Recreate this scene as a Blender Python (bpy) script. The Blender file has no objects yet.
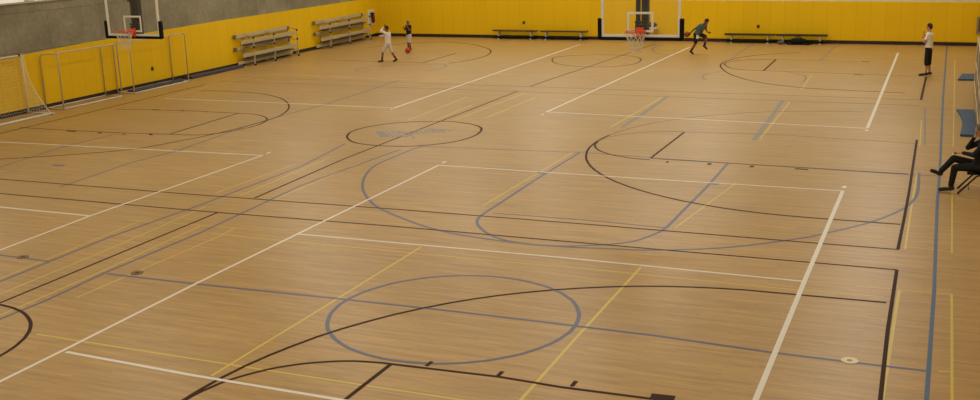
# A sports hall with courts painted on a maple floor
WOOD1 = (188, 151, 87); WOOD2 = (177, 141, 79); WOOD3 = (148, 115, 61)
FLOOR_ROUGH = .38
CONC1 = (146, 140, 116); CONC2 = (134, 129, 106); CONC3 = (104, 100, 82)
YEL1 = (236, 194, 6); YEL2 = (232, 190, 6); YEL3 = (206, 164, 6)
LC = {'white': (232, 228, 212), 'black': (56, 29, 11), 'black_glare': (140, 104, 62), 'blue': (96, 100, 122), 'blue_steel': (68, 102, 138), 'yellow': (216, 194, 90), 'white_glare': (206, 182, 136), 'blue_glare_worn': (140, 134, 128)}  # pale variants mix floor glare into the line colour
WIN = .6; WIN_F = 1.6; LAMP_W = 270; DAY_W = 350; EXPO = -.93
HOOP_R = (-.17, 10.72); HOOP_L = (-14.85, 11.05)
PI_ = 3.14159265
P1 = (5.64, 27.05, 0, PI_*.93); P2 = (-15.45, 27.1, 0, PI_*1.02, .88); P3 = (-16.6, 31.3, 0, -PI_*.66, .80)
P4 = (-3.55, 32.05, 0, -.5, .97); P5 = (6.98, 9.75, 0, PI_)
BALL1 = (-16.2, 30.35, .12); BALL2 = (-3.86, 31.85, .83)
LETTERS=[((-8.13, 12.67), (-7.56, 11.96), 0.16), ((-7.98, 12.66), (-7.43, 12.0), 0.065), ((-7.83, 12.65), (-7.26, 11.97), 0.065), ((-7.74, 12.77), (-7.18, 12.04), 0.065), ((-7.55, 12.7), (-7.06, 12.09), 0.065), ((-7.56, 12.77), (-7.27, 12.65), 0.065), ((-7.29, 12.69), (-7.03, 12.1), 0.065), ((-6.97, 12.11), (-7.01, 12.84), 0.065), ((-7.25, 12.7), (-6.68, 12.02), 0.065), ((-7.18, 12.97), (-6.76, 12.53), 0.065), ((-7.16, 13.18), (-6.69, 12.67), 0.065), ((-7.02, 13.26), (-6.59, 12.77), 0.065), ((-6.98, 13.43), (-6.48, 12.85), 0.065), ((-6.89, 13.5), (-6.36, 12.93), 0.065), ((-6.76, 13.08), (-6.58, 13.28), 0.065), ((-6.62, 13.37), (-6.25, 13.01), 0.065), ((-6.51, 13.34), (-6.12, 13.24), 0.065)]
MARKS=[
('white',0.055,'L',[(-4.44,-4.97),(-4.46,-2.99),(-4.53,-0.04),(-4.55,2.98),(-4.58,9.11)]),
('white',0.055,'L',[(-4.58,9.11),(0.28,9.08),(4.50,9.13)]),
('white',0.072,'L',[(4.50,9.13),(4.50,3.04),(4.51,0.02),(4.52,-2.61)]),
('white',0.052,'L',[(-4.55,2.98),(0.54,3.08),(4.50,3.04)]),
('white',0.06,'L',[(-4.38,-3.00),(-2.27,-3.08),(-0.07,-3.10),(1.61,-3.10)]),
('white',0.06,'L',[(-4.59,9.34),(-4.60,9.54)]),
('white',0.08,'L',[(4.50,9.40),(4.50,9.58)]),
('white',0.05,'L',[(-8.91,-1.09),(-9.19,0.44),(-9.34,2.86),(-9.39,8.96)]),
('white',0.06,'L',[(-22.13,8.29),(-17.73,8.53),(-9.39,8.96)]),
('white',0.06,'L',[(-13.42,2.82),(-11.76,2.87),(-9.34,2.86)]),
('white',0.06,'L',[(-9.42,9.19),(-9.45,9.38)]),
('white',0.075,'L',[(-4.66,16.78),(-4.33,34.57)]),
('white',0.07,'L',[(-4.66,16.78),(0.16,16.57),(4.46,16.32)]),
('white',0.085,'L',[(4.45,16.39),(4.38,33.65)]),
('white',0.06,'L',[(-4.62,16.25),(-4.63,16.42)]),
('white',0.08,'L',[(4.46,15.95),(4.46,16.12)]),
('white_glare',0.08,'L',[(-4.46,22.43),(0.08,22.23),(4.42,22.32)]),
('white',0.08,'L',[(-9.57,16.36),(-9.54,34.85)]),
('white',0.06,'L',[(-9.57,16.36),(-14.18,16.40),(-18.39,16.32)]),
('white_glare',0.06,'L',[(-18.39,16.32),(-18.64,19.03),(-18.65,22.35)]),
('white_glare',0.07,'L',[(-18.42,22.70),(-12.44,22.32),(-9.08,22.21)]),
('white',0.06,'L',[(-9.53,16.08),(-9.54,16.21)]),
('black',0.047,'L',[(-15.81,4.89),(-13.94,4.93),(-8.28,4.99),(-3.55,5.14),(0.58,5.19),(4.16,5.19),(5.74,5.21)]),
('black',0.047,'L',[(-14.48,3.74),(-12.75,3.81),(-7.41,3.85),(-2.95,3.99),(0.94,4.01),(4.31,4.05),(5.78,4.07)]),
('black',0.055,'L',[(5.74,5.21),(5.75,7.54),(5.75,9.41),(5.71,15.02)]),
('black',0.055,'L',[(5.78,4.07),(5.80,1.32),(5.85,-1.02),(5.88,-2.54)]),
('black',0.07,'L',[(5.62,26.64),(5.61,21.47)]),
('black',0.047,'L',[(-6.96,5.11),(-7.15,9.19),(-7.13,12.36),(-7.07,17.35),(-7.05,20.56)]),
('black',0.047,'L',[(-6.98,3.86),(-6.87,-1.77),(-6.82,-3.41)]),
('black',0.047,'L',[(-7.02,21.62),(-6.92,23.71),(-6.58,28.37),(-6.17,35.55)]),
('black',0.055,'L',[(5.71,6.84),(4.17,6.84),(3.74,6.86),(3.31,6.90),(2.89,6.98),(2.47,7.08),(2.07,7.22),(1.67,7.38),(1.28,7.58),(0.92,7.79),(0.56,8.04),(0.23,8.31),(-0.09,8.60),(-0.38,8.91),(-0.65,9.25),(-0.90,9.60),(-1.12,9.97),(-1.31,10.35),(-1.48,10.75),(-1.61,11.16),(-1.72,11.57),(-1.80,12.00),(-1.84,12.42),(-1.86,12.85),(-1.85,13.28),(-1.80,13.71)]),
('black_glare',0.05,'L',[(-1.80,13.71),(-1.73,14.13),(-1.62,14.55),(-1.49,14.96),(-1.32,15.36),(-1.13,15.75),(-0.91,16.12),(-0.67,16.47),(-0.40,16.81),(-0.10,17.13),(0.21,17.42),(0.55,17.69),(0.90,17.94),(1.27,18.16),(1.66,18.35),(2.06,18.52),(2.47,18.66),(2.88,18.76),(3.31,18.84),(3.74,18.89),(4.17,18.90)]),
('black',0.05,'L',[(-0.00,11.02),(-0.13,11.03),(-0.26,11.04),(-0.39,11.06),(-0.52,11.09),(-0.64,11.13),(-0.76,11.19),(-0.88,11.24),(-0.99,11.31),(-1.10,11.38),(-1.20,11.47),(-1.29,11.56),(-1.38,11.65),(-1.47,11.75),(-1.54,11.86),(-1.61,11.97),(-1.67,12.09),(-1.72,12.21),(-1.76,12.33),(-1.79,12.46),(-1.81,12.59),(-1.82,12.72),(-1.83,12.85)]),
('black_glare',0.05,'L',[(-1.83,12.85),(-1.82,12.98),(-1.81,13.11),(-1.79,13.24),(-1.76,13.37),(-1.72,13.49),(-1.67,13.61),(-1.61,13.73),(-1.54,13.84),(-1.47,13.95),(-1.38,14.05),(-1.29,14.14),(-1.20,14.23),(-1.10,14.31),(-0.99,14.39),(-0.88,14.46),(-0.76,14.52),(-0.64,14.56),(-0.52,14.61),(-0.39,14.64),(-0.26,14.66),(-0.13,14.68),(0.00,14.68)]),
('black',0.055,'L',[(-0.03,11.22),(-0.01,14.58)]),
('black',0.047,'L',[(-0.01,11.16),(1.38,11.15),(3.40,11.11),(5.66,11.07)]),
('black_glare',0.035,'L',[(-0.03,14.65),(2.32,14.89),(5.68,14.55)]),
('black',0.05,'L',[(0.44,10.96),(0.46,10.80)]),
('black',0.09,'L',[(1.41,11.01),(1.42,10.85)]),
('black',0.09,'L',[(2.37,11.00),(2.38,10.85)]),
('black',0.09,'L',[(3.32,10.95),(3.60,10.94)]),
('black',0.055,'L',[(-1.77,-4.70),(-1.83,-4.28),(-1.86,-3.86),(-1.86,-3.44),(-1.83,-3.02),(-1.77,-2.60),(-1.68,-2.19),(-1.56,-1.79),(-1.42,-1.39),(-1.25,-1.01),(-1.05,-0.64),(-0.83,-0.28),(-0.58,0.06),(-0.31,0.39),(-0.02,0.69),(0.29,0.97),(0.63,1.23),(0.97,1.46),(1.34,1.67),(1.72,1.86),(2.11,2.02),(2.51,2.15),(2.92,2.25),(3.33,2.32),(3.75,2.37),(4.17,2.38),(5.72,2.44)]),
('black',0.052,'L',[(-1.81,-4.09),(-1.83,-3.96),(-1.84,-3.83),(-1.84,-3.71),(-1.83,-3.58),(-1.81,-3.45),(-1.78,-3.33),(-1.75,-3.20),(-1.71,-3.08),(-1.65,-2.96),(-1.59,-2.85),(-1.52,-2.74),(-1.45,-2.64),(-1.37,-2.54),(-1.28,-2.45),(-1.18,-2.36),(-1.08,-2.28),(-0.97,-2.21),(-0.86,-2.15),(-0.75,-2.09),(-0.63,-2.04),(-0.51,-2.00),(-0.38,-1.97),(-0.26,-1.95),(-0.13,-1.93),(0.00,-1.93)]),
('black',0.06,'L',[(-0.01,-1.93),(-0.02,-3.08),(-0.01,-3.70)]),
('black',0.055,'L',[(-0.01,-1.93),(1.47,-1.85),(2.26,-1.89),(3.54,-1.85),(4.62,-1.80),(5.69,-1.76)]),
('black',0.055,'L',[(0.45,-1.84),(0.45,-1.68)]),
('black',0.055,'L',[(1.43,-1.85),(1.43,-1.68)]),
('black',0.055,'L',[(2.39,-1.83),(2.39,-1.66)]),
('black',0.13,'L',[(3.35,-1.77),(3.63,-1.75)]),
('black',0.055,'L',[(-6.04,-5.24),(-5.93,-5.17),(-5.82,-5.09),(-5.72,-5.01),(-5.63,-4.92),(-5.55,-4.83),(-5.47,-4.73),(-5.40,-4.62),(-5.33,-4.51),(-5.28,-4.39),(-5.23,-4.28),(-5.19,-4.15),(-5.16,-4.03),(-5.14,-3.90),(-5.12,-3.78),(-5.12,-3.65),(-5.12,-3.52),(-5.14,-3.40),(-5.16,-3.27),(-5.19,-3.15),(-5.23,-3.02),(-5.28,-2.91),(-5.33,-2.79),(-5.40,-2.68),(-5.47,-2.57),(-5.55,-2.47),(-5.63,-2.38),(-5.72,-2.29),(-5.82,-2.21),(-5.93,-2.13),(-6.04,-2.06),(-6.15,-2.00),(-6.26,-1.95),(-6.38,-1.91),(-6.51,-1.87),(-6.63,-1.85),(-6.76,-1.83),(-6.89,-1.82),(-7.01,-1.82),(-7.14,-1.83),(-7.27,-1.85),(-7.39,-1.87),(-7.52,-1.91),(-7.64,-1.95),(-7.75,-2.00),(-7.87,-2.06),(-7.97,-2.13),(-8.08,-2.21),(-8.18,-2.29),(-8.27,-2.38),(-8.35,-2.47),(-8.43,-2.57),(-8.50,-2.68),(-8.57,-2.79),(-8.62,-2.91),(-8.67,-3.02)]),
('black',0.06,'S',[(-8.73,12.09),(-8.51,11.63),(-8.09,11.16),(-7.66,10.93),(-6.94,10.85),(-6.17,11.05),(-5.49,11.71),(-5.24,12.56),(-5.35,13.43),(-5.62,13.98),(-6.08,14.35),(-6.82,14.58),(-7.67,14.37),(-8.38,13.85),(-8.78,13.10),(-8.83,12.45),(-8.73,12.09)]),
('black',0.05,'S',[(-16.62,6.19),(-15.81,6.71),(-14.46,7.62),(-13.23,8.75),(-12.83,9.84),(-12.50,10.96),(-12.31,12.40),(-12.27,13.48),(-12.42,14.44),(-12.96,15.66),(-13.92,16.89),(-14.91,17.67),(-15.97,18.13),(-17.51,18.28),(-18.33,18.10)]),
('black',0.05,'S',[(-14.17,14.30),(-13.28,14.25),(-12.69,13.91),(-12.32,13.47),(-12.10,12.83),(-12.12,12.13),(-12.45,11.21),(-12.95,10.84),(-13.73,10.76)]),
('black',0.055,'L',[(-13.73,10.76),(-13.94,14.35)]),
('black',0.047,'L',[(-19.01,10.49),(-17.08,10.49),(-15.65,10.54),(-13.73,10.76)]),
('black',0.047,'L',[(-18.50,13.98),(-17.13,14.17),(-16.03,14.33),(-14.17,14.30)]),
('black',0.05,'L',[(-18.79,8.48),(-18.81,9.56),(-18.97,14.51),(-19.09,17.13),(-19.18,19.57)]),
('black',0.09,'L',[(-17.11,10.40),(-16.78,10.40)]),
('black',0.09,'L',[(-17.20,14.25),(-16.89,14.23)]),
('black',0.09,'L',[(-15.97,10.45),(-15.85,10.37)]),
('black',0.09,'L',[(-15.10,10.44),(-15.00,10.39)]),
('black',0.09,'L',[(-14.31,10.64),(-14.16,10.53)]),
('black',0.06,'L',[(-16.07,14.23),(-15.94,14.22)]),
('black',0.06,'L',[(-15.18,14.28),(-15.09,14.27)]),
('black_glare',0.035,'L',[(-19.20,20.50),(-7.00,20.45),(5.60,20.40)]),
('black_glare',0.035,'L',[(-19.20,21.65),(-7.00,21.60),(5.60,21.50)]),
('black',0.06,'S',[(-19.18,32.13),(-18.39,33.81),(-16.88,34.94),(-15.20,34.53),(-13.54,32.98),(-12.62,31.49),(-12.19,29.91),(-12.23,28.39),(-12.69,27.18)]),
('black',0.06,'L',[(-13.88,27.17),(-13.92,30.58)]),
('black',0.055,'L',[(-18.44,27.31),(-13.88,27.17)]),
('black',0.055,'S',[(0.61,33.26),(-0.71,32.35),(-1.56,30.92),(-1.85,29.54),(-1.74,28.24),(-1.16,26.50),(-0.32,25.02),(0.60,24.03),(1.61,23.41),(2.50,23.10),(5.10,22.79)]),
('black',0.05,'S',[(-0.03,30.75),(-1.25,30.30),(-1.69,29.47),(-1.69,28.78),(-1.19,27.68),(-0.51,27.34),(0.09,27.28)]),
('black',0.07,'L',[(0.04,27.33),(-0.02,30.65)]),
('black_glare',0.05,'L',[(0.09,27.28),(3.50,26.95),(5.61,26.76)]),
('black_glare',0.05,'L',[(-0.03,30.75),(3.52,30.50)]),
('black',0.1,'L',[(3.25,26.79),(3.55,26.75)]),
('black',0.1,'L',[(3.22,30.60),(3.52,30.50)]),
('black',0.05,'S',[(-8.77,28.82),(-8.97,30.01),(-8.02,30.90),(-6.67,31.12),(-5.69,30.57),(-5.22,29.61),(-5.16,28.30),(-5.84,27.30),(-7.02,27.17),(-8.14,27.77),(-8.77,28.82)]),
('blue',0.06,'S',[(-5.96,11.06),(-6.04,10.63),(-6.05,9.97),(-6.04,8.73),(-5.75,7.71),(-5.33,6.81),(-4.87,6.09),(-4.15,5.25),(-3.26,4.60),(-2.37,4.09),(-1.61,3.83),(-0.51,3.67),(0.40,3.69),(0.96,3.78),(1.77,3.92),(2.54,4.21),(3.29,4.66),(4.13,5.40),(4.50,5.84),(5.19,6.83),(5.67,7.89),(5.85,8.69),(5.91,9.50),(5.88,11.24)]),
('blue',0.06,'S',[(-1.84,11.39),(-1.86,8.62),(-1.83,6.63),(-1.82,5.51),(-1.79,5.04),(-1.67,4.67),(-1.40,4.28),(-1.01,3.91),(-0.52,3.70),(0.23,3.68),(0.95,3.98),(1.41,4.33),(1.64,4.81),(1.77,5.37),(1.79,6.72),(1.82,8.61),(1.80,11.15)]),
('blue',0.04,'L',[(-1.66,5.43),(0.10,5.47),(1.81,5.38)]),
('blue',0.04,'L',[(-5.97,11.04),(-3.88,11.21),(-1.84,11.39),(1.80,11.15),(5.61,11.01),(6.32,11.06)]),
('blue_steel',0.055,'L',[(6.18,36.92),(6.22,21.61),(6.26,15.85),(6.29,11.46),(6.29,8.47),(6.34,3.23),(6.34,-0.84),(6.36,-2.37)]),
('blue',0.06,'L',[(-6.29,-0.07),(-4.53,-0.04),(-2.10,0.06),(-0.10,0.12),(1.56,0.12),(2.85,0.12),(4.51,0.02),(5.43,0.02),(6.32,0.03)]),
('blue',0.06,'L',[(1.79,-0.01),(1.79,0.12),(1.77,0.24),(1.75,0.36),(1.72,0.49),(1.68,0.61),(1.63,0.72),(1.58,0.83),(1.52,0.94),(1.45,1.05),(1.37,1.15),(1.28,1.24),(1.19,1.33),(1.10,1.41),(1.00,1.48),(0.89,1.55),(0.78,1.61),(0.66,1.66),(0.55,1.70),(0.42,1.74),(0.30,1.76),(0.18,1.78),(0.05,1.79),(-0.07,1.79),(-0.20,1.78),(-0.32,1.76),(-0.45,1.74),(-0.57,1.70),(-0.68,1.66),(-0.80,1.61),(-0.91,1.55),(-1.02,1.48),(-1.12,1.41),(-1.21,1.33),(-1.30,1.24),(-1.39,1.15),(-1.47,1.05),(-1.54,0.94),(-1.60,0.83),(-1.65,0.72),(-1.70,0.61),(-1.74,0.49),(-1.77,0.36),(-1.79,0.24),(-1.81,0.12),(-1.81,-0.01),(-1.81,-0.14),(-1.79,-0.26),(-1.77,-0.38),(-1.74,-0.51),(-1.70,-0.63),(-1.65,-0.74),(-1.60,-0.85),(-1.54,-0.96),(-1.47,-1.07),(-1.39,-1.17),(-1.30,-1.26),(-1.21,-1.35),(-1.12,-1.43),(-1.02,-1.50),(-0.91,-1.57),(-0.80,-1.63),(-0.68,-1.68),(-0.57,-1.72),(-0.45,-1.76),(-0.32,-1.78),(-0.20,-1.80),(-0.07,-1.81),(0.05,-1.81),(0.18,-1.80),(0.30,-1.78),(0.42,-1.76),(0.55,-1.72),(0.66,-1.68),(0.78,-1.63),(0.89,-1.57),(1.00,-1.50),(1.10,-1.43),(1.19,-1.35),(1.28,-1.26),(1.37,-1.17),(1.45,-1.07),(1.52,-0.96),(1.58,-0.85),(1.63,-0.74),(1.68,-0.63),(1.72,-0.51),(1.75,-0.38),(1.77,-0.26),(1.79,-0.14),(1.79,-0.01)]),
('blue',0.05,'L',[(-10.34,0.14),(-8.94,0.20),(-7.76,0.17)]),
('blue',0.055,'L',[(-7.70,-2.14),(-7.72,-0.95),(-7.84,1.74),(-7.72,4.26),(-7.71,8.03),(-8.10,10.81)]),
('blue',0.055,'L',[(-5.78,-3.81),(-6.29,-2.31),(-6.26,-1.47),(-6.37,0.01),(-6.37,2.49),(-6.63,6.33),(-6.34,10.54)]),
('blue',0.16,'L',[(-2.10,9.07),(-1.87,9.03)]),
('blue',0.16,'L',[(1.80,9.05),(2.01,9.03)]),
('blue',0.05,'L',[(-11.89,4.70),(-12.12,7.26),(-11.95,8.89),(-12.32,12.61),(-12.28,14.66),(-12.12,16.46),(-12.38,22.20)]),
('blue',0.04,'L',[(-15.03,5.97),(-15.41,8.58),(-15.30,10.55)]),
('blue',0.13,'L',[(-15.58,8.60),(-15.30,8.61)]),
('blue',0.13,'L',[(-12.13,8.91),(-11.83,8.86)]),
('blue',0.13,'L',[(-13.86,6.51),(-13.54,6.54)]),
('blue_glare_worn',0.13,'L',[(1.91,14.02),(1.82,17.14),(1.69,20.57)]),
('blue_glare_worn',0.12,'L',[(-1.81,14.95),(-1.79,16.76),(-1.91,20.59)]),
('blue_glare_worn',0.07,'L',[(-1.79,30.88),(-1.84,36.17)]),
('blue_glare_worn',0.07,'L',[(1.67,30.58),(1.73,35.87)]),
('blue',0.05,'S',[(-14.57,24.05),(-15.22,24.08),(-15.56,24.60),(-15.36,25.73),(-14.18,26.57),(-12.96,26.89),(-12.41,26.34),(-12.26,25.41),(-12.59,24.73)]),
('blue',0.04,'S',[(-1.49,24.42),(-1.77,25.15),(-1.79,26.02),(-1.46,26.73)]),
('blue',0.04,'S',[(0.82,27.17),(1.56,26.35),(1.75,25.60),(1.78,24.60)]),
('blue',0.05,'S',[(-5.66,35.20),(-5.86,34.34),(-5.67,33.17),(-5.20,32.10),(-4.56,31.47)]),
('blue_glare_worn',0.05,'L',[(5.76,20.00),(5.91,14.42)]),
('yellow',0.04,'L',[(-1.98,2.92),(-1.98,-0.82),(-1.99,-3.02)]),
('yellow',0.045,'L',[(1.95,2.98),(1.94,-0.39),(1.95,-2.39),(1.96,-3.62)]),
('yellow',0.03,'L',[(-6.12,2.53),(-2.19,2.54),(1.38,2.61),(4.14,2.60),(5.67,2.68)]),
('yellow',0.035,'L',[(-5.29,-2.61),(-2.78,-2.63),(0.21,-2.63),(1.22,-2.62),(2.51,-2.59)]),
('yellow',0.03,'L',[(5.25,3.04),(5.73,3.08)]),
('yellow',0.035,'L',[(5.84,7.95),(5.84,11.22)]),
('yellow',0.035,'L',[(5.84,7.95),(5.85,5.28)]),
('yellow',0.045,'L',[(5.86,3.07),(5.87,-1.01),(5.87,-2.54)]),
('yellow',0.035,'L',[(6.58,3.12),(6.62,-2.28)]),
('yellow',0.03,'L',[(6.54,10.93),(6.57,5.27)]),
('yellow',0.03,'L',[(5.86,3.07),(6.58,3.12)]),
('yellow',0.02,'L',[(5.81,5.42),(6.57,5.33)]),
('yellow',0.03,'L',[(5.80,14.27),(5.73,17.95)]),
('yellow',0.03,'L',[(6.54,14.34),(6.51,31.65)]),
('yellow',0.02,'L',[(5.48,14.44),(6.54,14.59)]),
('yellow',0.03,'L',[(6.45,0.07),(6.60,0.10)]),
('yellow',0.03,'L',[(2.33,9.23),(1.93,5.42)]),
('yellow',0.035,'L',[(2.03,14.19),(1.94,20.23)]),
('yellow',0.045,'L',[(-2.10,14.88),(-2.02,20.24)]),
('yellow',0.03,'L',[(1.95,22.75),(1.83,26.67)]),
('yellow',0.03,'L',[(-2.02,11.40),(-2.08,5.88)]),
('yellow',0.025,'L',[(-7.85,-0.84),(-8.09,2.85)]),
('yellow',0.03,'L',[(-5.90,-1.19),(-5.88,2.43),(-5.94,2.98)]),
('yellow',0.03,'L',[(-7.21,-1.44),(-7.30,1.14),(-7.52,4.16)]),
('yellow',0.03,'L',[(-6.42,-2.20),(-6.48,-0.03),(-6.68,2.90)]),
('yellow',0.03,'L',[(-8.07,5.24),(-8.01,8.29)]),
('yellow',0.03,'L',[(-7.40,5.20),(-7.58,9.19)]),
('yellow',0.03,'L',[(-6.47,5.12),(-6.53,8.82)]),
('yellow',0.05,'L',[(-8.13,14.51),(-8.22,18.95)]),
('yellow',0.05,'L',[(-7.31,14.54),(-7.39,17.47)]),
('yellow',0.05,'L',[(-6.78,14.84),(-6.66,20.19)]),
('yellow',0.05,'L',[(-6.03,15.38),(-5.98,19.35)]),
('yellow',0.02,'L',[(-8.32,2.85),(-5.30,3.03)]),
('yellow',0.02,'L',[(-10.86,7.98),(-9.41,8.02)]),
('yellow',0.02,'L',[(1.97,5.64),(4.11,5.62),(5.51,5.67)]),
('white_glare',0.04,'L',[(-11.16,10.49),(-9.39,10.68),(-8.75,10.64)]),
('white_glare',0.05,'L',[(6.54,10.93),(6.55,12.81),(6.53,13.57),(7.12,13.53),(7.74,13.47)]),
('white_glare',0.05,'L',[(6.56,10.74),(7.07,10.33),(7.79,9.92)])]
import bpy, bmesh, math, random
from mathutils import Vector, Matrix
PI = math.pi
sc = bpy.context.scene
COL = sc.collection
random.seed(7)

# ---------------------------------------------------------------- materials
def srgb(r, g, b):
    f = lambda c: (c/255/12.92) if c/255 <= .04045 else ((c/255+.055)/1.055)**2.4
    return (f(r), f(g), f(b), 1)

MATS = {}
def mat(name, rgb, rough=.6, metal=0., noise=.06, nscale=12., spec=.5, alpha=None, emit=None, estr=1.):
    if name in MATS: return MATS[name]
    m = bpy.data.materials.new(name); m.use_nodes = True
    nt = m.node_tree; b = nt.nodes['Principled BSDF']
    c = srgb(*rgb)
    b.inputs['Roughness'].default_value = rough
    b.inputs['Metallic'].default_value = metal
    b.inputs['Specular IOR Level'].default_value = spec
    if noise:
        tc = nt.nodes.new('ShaderNodeTexCoord'); n = nt.nodes.new('ShaderNodeTexNoise')
        n.inputs['Scale'].default_value = nscale; n.inputs['Detail'].default_value = 4
        r = nt.nodes.new('ShaderNodeMapRange')
        r.inputs['To Min'].default_value = 1-noise; r.inputs['To Max'].default_value = 1+noise
        mx = nt.nodes.new('ShaderNodeMix'); mx.data_type = 'RGBA'; mx.blend_type = 'MULTIPLY'
        mx.inputs[0].default_value = 1
        nt.links.new(tc.outputs['Object'], n.inputs['Vector'])
        nt.links.new(n.outputs['Fac'], r.inputs['Value'])
        cmb = nt.nodes.new('ShaderNodeCombineColor')
        for k in range(3): nt.links.new(r.outputs[0], cmb.inputs[k])
        mx.inputs[6].default_value = c
        nt.links.new(cmb.outputs[0], mx.inputs[7])
        nt.links.new(mx.outputs[2], b.inputs['Base Color'])
    else:
        b.inputs['Base Color'].default_value = c
    if alpha is not None: b.inputs['Alpha'].default_value = alpha
    if emit:
        b.inputs['Emission Color'].default_value = srgb(*emit); b.inputs['Emission Strength'].default_value = estr
    MATS[name] = m
    return m

def wood_floor():
    m = bpy.data.materials.new('maple_floor'); m.use_nodes = True
    nt = m.node_tree; N = nt.nodes.new; L = nt.links.new; b = nt.nodes['Principled BSDF']
    tc = N('ShaderNodeTexCoord')
    mp = N('ShaderNodeMapping'); mp.inputs['Scale'].default_value = (1, 1, 1)
    L(tc.outputs['Object'], mp.inputs['Vector'])
    br = N('ShaderNodeTexBrick'); br.offset = .37; br.inputs['Scale'].default_value = 1
    br.inputs['Brick Width'].default_value = 1.1; br.inputs['Row Height'].default_value = .057
    br.inputs['Mortar Size'].default_value = .0012; br.inputs['Bias'].default_value = 0
    br.inputs['Color1'].default_value = srgb(*WOOD1); br.inputs['Color2'].default_value = srgb(*WOOD2)
    br.inputs['Mortar'].default_value = srgb(*WOOD3)
    L(mp.outputs[0], br.inputs['Vector'])
    def noise(sx, sy, det=4):
        q = N('ShaderNodeMapping'); q.inputs['Scale'].default_value = (sx, sy, 1)
        L(tc.outputs['Object'], q.inputs['Vector'])
        n = N('ShaderNodeTexNoise'); n.inputs['Scale'].default_value = 1; n.inputs['Detail'].default_value = det
        L(q.outputs[0], n.inputs['Vector']); return n
    n1 = noise(.9, 9); n2 = noise(.12, .35, 3); n3 = noise(3., 40.)
    cur = br.outputs['Color']
    for n, lo, hi in ((n1, .84, 1.16), (n2, .93, 1.07), (n3, .9, 1.1)):
        r = N('ShaderNodeMapRange'); r.inputs['From Min'].default_value = .25; r.inputs['From Max'].default_value = .75
        r.inputs['To Min'].default_value = lo; r.inputs['To Max'].default_value = hi
        L(n.outputs['Fac'], r.inputs['Value'])
        cmb = N('ShaderNodeCombineColor')
        for k in range(3): L(r.outputs[0], cmb.inputs[k])
        mx = N('ShaderNodeMix'); mx.data_type = 'RGBA'; mx.blend_type = 'MULTIPLY'; mx.inputs[0].default_value = 1
        L(cur, mx.inputs[6]); L(cmb.outputs[0], mx.inputs[7]); cur = mx.outputs[2]
    L(cur, b.inputs['Base Color'])
    b.inputs['Roughness'].default_value = FLOOR_ROUGH; b.inputs['Specular IOR Level'].default_value = .5
    return m

def concrete():
    m = bpy.data.materials.new('board_formed_concrete'); m.use_nodes = True
    nt = m.node_tree; N = nt.nodes.new; L = nt.links.new; b = nt.nodes['Principled BSDF']
    tc = N('ShaderNodeTexCoord')
    sp = N('ShaderNodeSeparateXYZ'); L(tc.outputs['Object'], sp.inputs[0])
    cm = N('ShaderNodeCombineXYZ'); L(sp.outputs['Y'], cm.inputs[0]); L(sp.outputs['Z'], cm.inputs[1])
    br = N('ShaderNodeTexBrick'); br.offset = 0; br.inputs['Scale'].default_value = 1
    br.inputs['Brick Width'].default_value = 2.45; br.inputs['Row Height'].default_value = 1.235
    br.inputs['Mortar Size'].default_value = .012; br.inputs['Mortar Smooth'].default_value = .8
    br.inputs['Color1'].default_value = srgb(*CONC1); br.inputs['Color2'].default_value = srgb(*CONC2)
    br.inputs['Mortar'].default_value = srgb(*CONC3)
    mp = N('ShaderNodeMapping'); mp.inputs['Location'].default_value = (.6, -.69, 0)
    L(cm.outputs[0], mp.inputs[0]); L(mp.outputs[0], br.inputs['Vector'])
    cur = br.outputs['Color']
    for s, lo, hi, dt in ((1.1, .78, 1.2, 6), (7, .88, 1.1, 5)):
        n = N('ShaderNodeTexNoise'); n.inputs['Scale'].default_value = s; n.inputs['Detail'].default_value = dt
        L(tc.outputs['Object'], n.inputs['Vector'])
        r = N('ShaderNodeMapRange'); r.inputs['From Min'].default_value = .3; r.inputs['From Max'].default_value = .7
        r.inputs['To Min'].default_value = lo; r.inputs['To Max'].default_value = hi
        L(n.outputs['Fac'], r.inputs['Value'])
        cmb = N('ShaderNodeCombineColor')
        for k in range(3): L(r.outputs[0], cmb.inputs[k])
        mx = N('ShaderNodeMix'); mx.data_type = 'RGBA'; mx.blend_type = 'MULTIPLY'; mx.inputs[0].default_value = 1
        L(cur, mx.inputs[6]); L(cmb.outputs[0], mx.inputs[7]); cur = mx.outputs[2]
    L(cur, b.inputs['Base Color']); b.inputs['Roughness'].default_value = .85
    return m

def panel_yellow():
    m = bpy.data.materials.new('yellow_wall_panel'); m.use_nodes = True
    nt = m.node_tree; N = nt.nodes.new; L = nt.links.new; b = nt.nodes['Principled BSDF']
    tc = N('ShaderNodeTexCoord')
    sp = N('ShaderNodeSeparateXYZ'); L(tc.outputs['Object'], sp.inputs[0])
    cm = N('ShaderNodeCombineXYZ'); L(sp.outputs['X'], cm.inputs[0]); L(sp.outputs['Z'], cm.inputs[1])
    br = N('ShaderNodeTexBrick'); br.offset = 0; br.inputs['Scale'].default_value = 1
    br.inputs['Brick Width'].default_value = .61; br.inputs['Row Height'].default_value = 6
    br.inputs['Mortar Size'].default_value = .007; br.inputs['Mortar Smooth'].default_value = .5
    br.inputs['Color1'].default_value = srgb(*YEL1); br.inputs['Color2'].default_value = srgb(*YEL2)
    br.inputs['Mortar'].default_value = srgb(*YEL3)
    mp = N('ShaderNodeMapping'); mp.inputs['Location'].default_value = (0, 1, 0)
    L(cm.outputs[0], mp.inputs[0]); L(mp.outputs[0], br.inputs['Vector'])
    L(br.outputs['Color'], b.inputs['Base Color']); b.inputs['Roughness'].default_value = .6
    b.inputs['Specular IOR Level'].default_value = .25
    return m

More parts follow.
